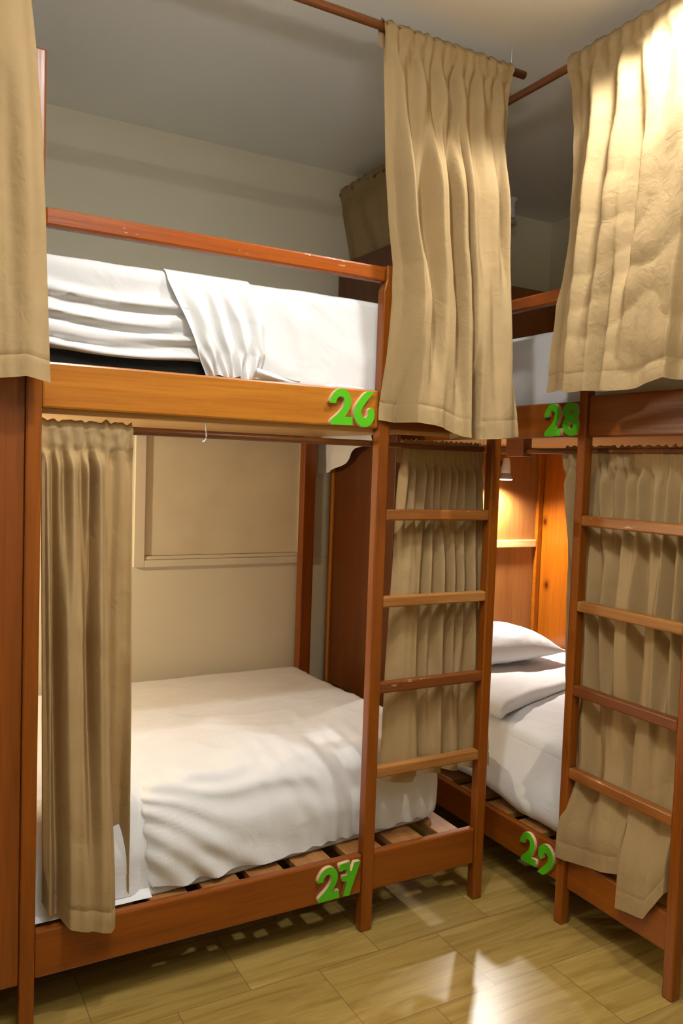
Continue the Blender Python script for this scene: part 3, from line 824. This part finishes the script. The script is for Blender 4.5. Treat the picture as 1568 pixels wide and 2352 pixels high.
# white hook over the lower rod, wire hook by the right ladder post
hp = [(-.457, .036, 1.3425), (-.457, .034, 1.333)] + [(-.457, .047 + .0125 * math.sin(a), 1.314 + .0125 * math.cos(a)) for a in [math.radians(q) for q in (-65, -90, -115, -140, -165, -190, -210)]] + [(-.457, .052, 1.298)]
hp = [(-.456, .034, 1.350), (-.4575, .033, 1.336), (-.457, .0345, 1.322), (-.456, .0345, 1.312), (-.4565, .037, 1.303), (-.458, .043, 1.2985), (-.459, .050, 1.3000)]
o = tube('hook', hp, .0022, M['metal'], None, 8)
tag(o, 'small white curved hook hooked over the lower rod of bed 27', 'hook')
bm = bmesh.new(); add_tube(bm, [(.352, .020, 1.352), (.352, .022, 1.335), (.354, .026, 1.323), (.362, .026, 1.322), (.366, .022, 1.333), (.366, .020, 1.352)], .0010, 6)
o = from_bm('wire_hook', bm, M['metal'], None, True)
tag(o, 'thin wire hook under the side board beside the right ladder post', 'hook')

# ================================================================== READING LAMPS
def lamp(loc, out, label, on, power=0, hang=False, kind='SPOT'):
    """wall socket with a small spot bulb pointing down"""
    x, y, z = loc
    t = empty('reading_lamp', loc, label, 'reading lamp', 'bunk reading lamps')
    o = Vector(out)
    if hang: lathe('socket', [(.026, .055), (.026, .045), (.018, .042), (.018, .022)], (x, y, z), (0, 0, 1), M['white'], t)
    else:
        b = Vector((x, y, z)) - o * .058
        lathe('socket', [(.022, 0), (.022, .010), (.015, .013), (.013, .046)], tuple(b + Vector((0, 0, .012))), out, M['dark'], t)
    lathe('bulb_neck', [(.009, .040), (.014, .034), (.018, .010), (.020, -.012), (.020, -.026)], (x, y, z), (0, 0, 1), M['white'], t)
    lathe('reflector', [(.0195, -.0265), (.021, -.034), (.029, -.050)], (x, y, z), (0, 0, 1), M['grey'], t)
    lathe('lamp_face', [(.0285, -.0505), (.0285, -.054), (.020, -.056)], (x, y, z), (0, 0, 1), M['glow'] if on else M['grey'], t)
    if on:
        L = bpy.data.lights.new('bulb_light', kind); L.energy = power; L.color = on
        if kind == 'SPOT': L.spot_size = math.radians(156); L.spot_blend = 1.0
        L.shadow_soft_size = .02
        lo = bpy.data.objects.new('bulb_light', L); C.objects.link(lo); lo.parent = t; lo.location = (0, 0, -.062)
        d = Vector((0, 0, -1)) + o * .18
        lo.rotation_euler = d.to_track_quat('-Z', 'Y').to_euler()
    return t
lamp((1.182, .872, 1.272), (0, -1, 0), 'lit white reading lamp on the plywood end of bed 29', (1.0, .94, .86), 58)
lamp((-1.262, .70, 1.272), (1, 0, 0), 'lit reading lamp on the left end panel inside bed 27, behind the drawn curtain', (1.0, .91, .63), 40, kind='POINT')
lamp((1.172, .905, 2.344), (0, -1, 0), 'unlit white lamp by the ceiling corner above bed 28', None, hang=True)

# ================================================================== ROOM LIGHT: two ceiling downlights over the aisle, plus added fill
def disk_light(loc, power, r, col):
    L = bpy.data.lights.new('downlight_and_fill', 'AREA'); L.shape = 'DISK'; L.size = r * 2; L.energy = power; L.color = col
    o = bpy.data.objects.new('downlight_and_fill', L); C.objects.link(o); o.location = loc
    return o
def spot(loc, power, deg, col):
    L = bpy.data.lights.new('recessed_downlight', 'SPOT'); L.energy = power; L.color = col; L.spot_size = math.radians(deg); L.spot_blend = .3
    L.shadow_soft_size = .035
    o = bpy.data.objects.new('recessed_downlight', L); C.objects.link(o); o.location = loc
    return o
spot((.28, -.56, ZC - .012), 53, 128, (1, .98, .95))
disk_light((-.6, -.75, ZC - .012), 16, .045, (1, .98, .95))
disk_light((-1.1, -2.3, ZC - .012), 2, .30, (1, .98, .95))  # added soft fill behind the camera, not a known lamp
# added upward fill with no fixture, brightens the room off the ceiling
L = bpy.data.lights.new('ceiling_fill', 'AREA'); L.shape = 'DISK'; L.size = .3; L.energy = 36; L.color = (1, .98, .95)
o = bpy.data.objects.new('ceiling_fill', L); C.objects.link(o); o.location = (-.7, -1.35, 2.0); o.rotation_euler = (PI, 0, 0)

W = bpy.data.worlds.new('World'); S.world = W; W.use_nodes = True
W.node_tree.nodes['Background'].inputs['Color'].default_value = (1, .95, .88, 1)
W.node_tree.nodes['Background'].inputs['Strength'].default_value = .1

# ================================================================== CAMERA
cam = bpy.data.cameras.new('camera'); co = bpy.data.objects.new('camera', cam); C.objects.link(co)
cam.sensor_fit = 'VERTICAL'; cam.sensor_height = 36.0; cam.sensor_width = 24.0
cam.lens = 1860.72 / 2352 * 36.0; cam.clip_start = .02
rx, ry, rz = (1.51495, 0.03413, -0.51204)
Rm = Matrix.Rotation(rz, 3, 'Z') @ Matrix.Rotation(rx, 3, 'X') @ Matrix.Rotation(ry, 3, 'Z')
co.matrix_world = Matrix.Translation((-1.11344, -1.79833, 1.25)) @ Rm.to_4x4()
S.camera = co

S.render.engine = 'CYCLES'
S.cycles.use_denoising = True
S.cycles.max_bounces = 8; S.cycles.diffuse_bounces = 5; S.cycles.sample_clamp_indirect = 6
S.view_settings.view_transform = 'Standard'; S.view_settings.look = 'None'
S.view_settings.gamma = 1.0; S.view_settings.use_curve_mapping = False
S.view_settings.exposure = 0.0
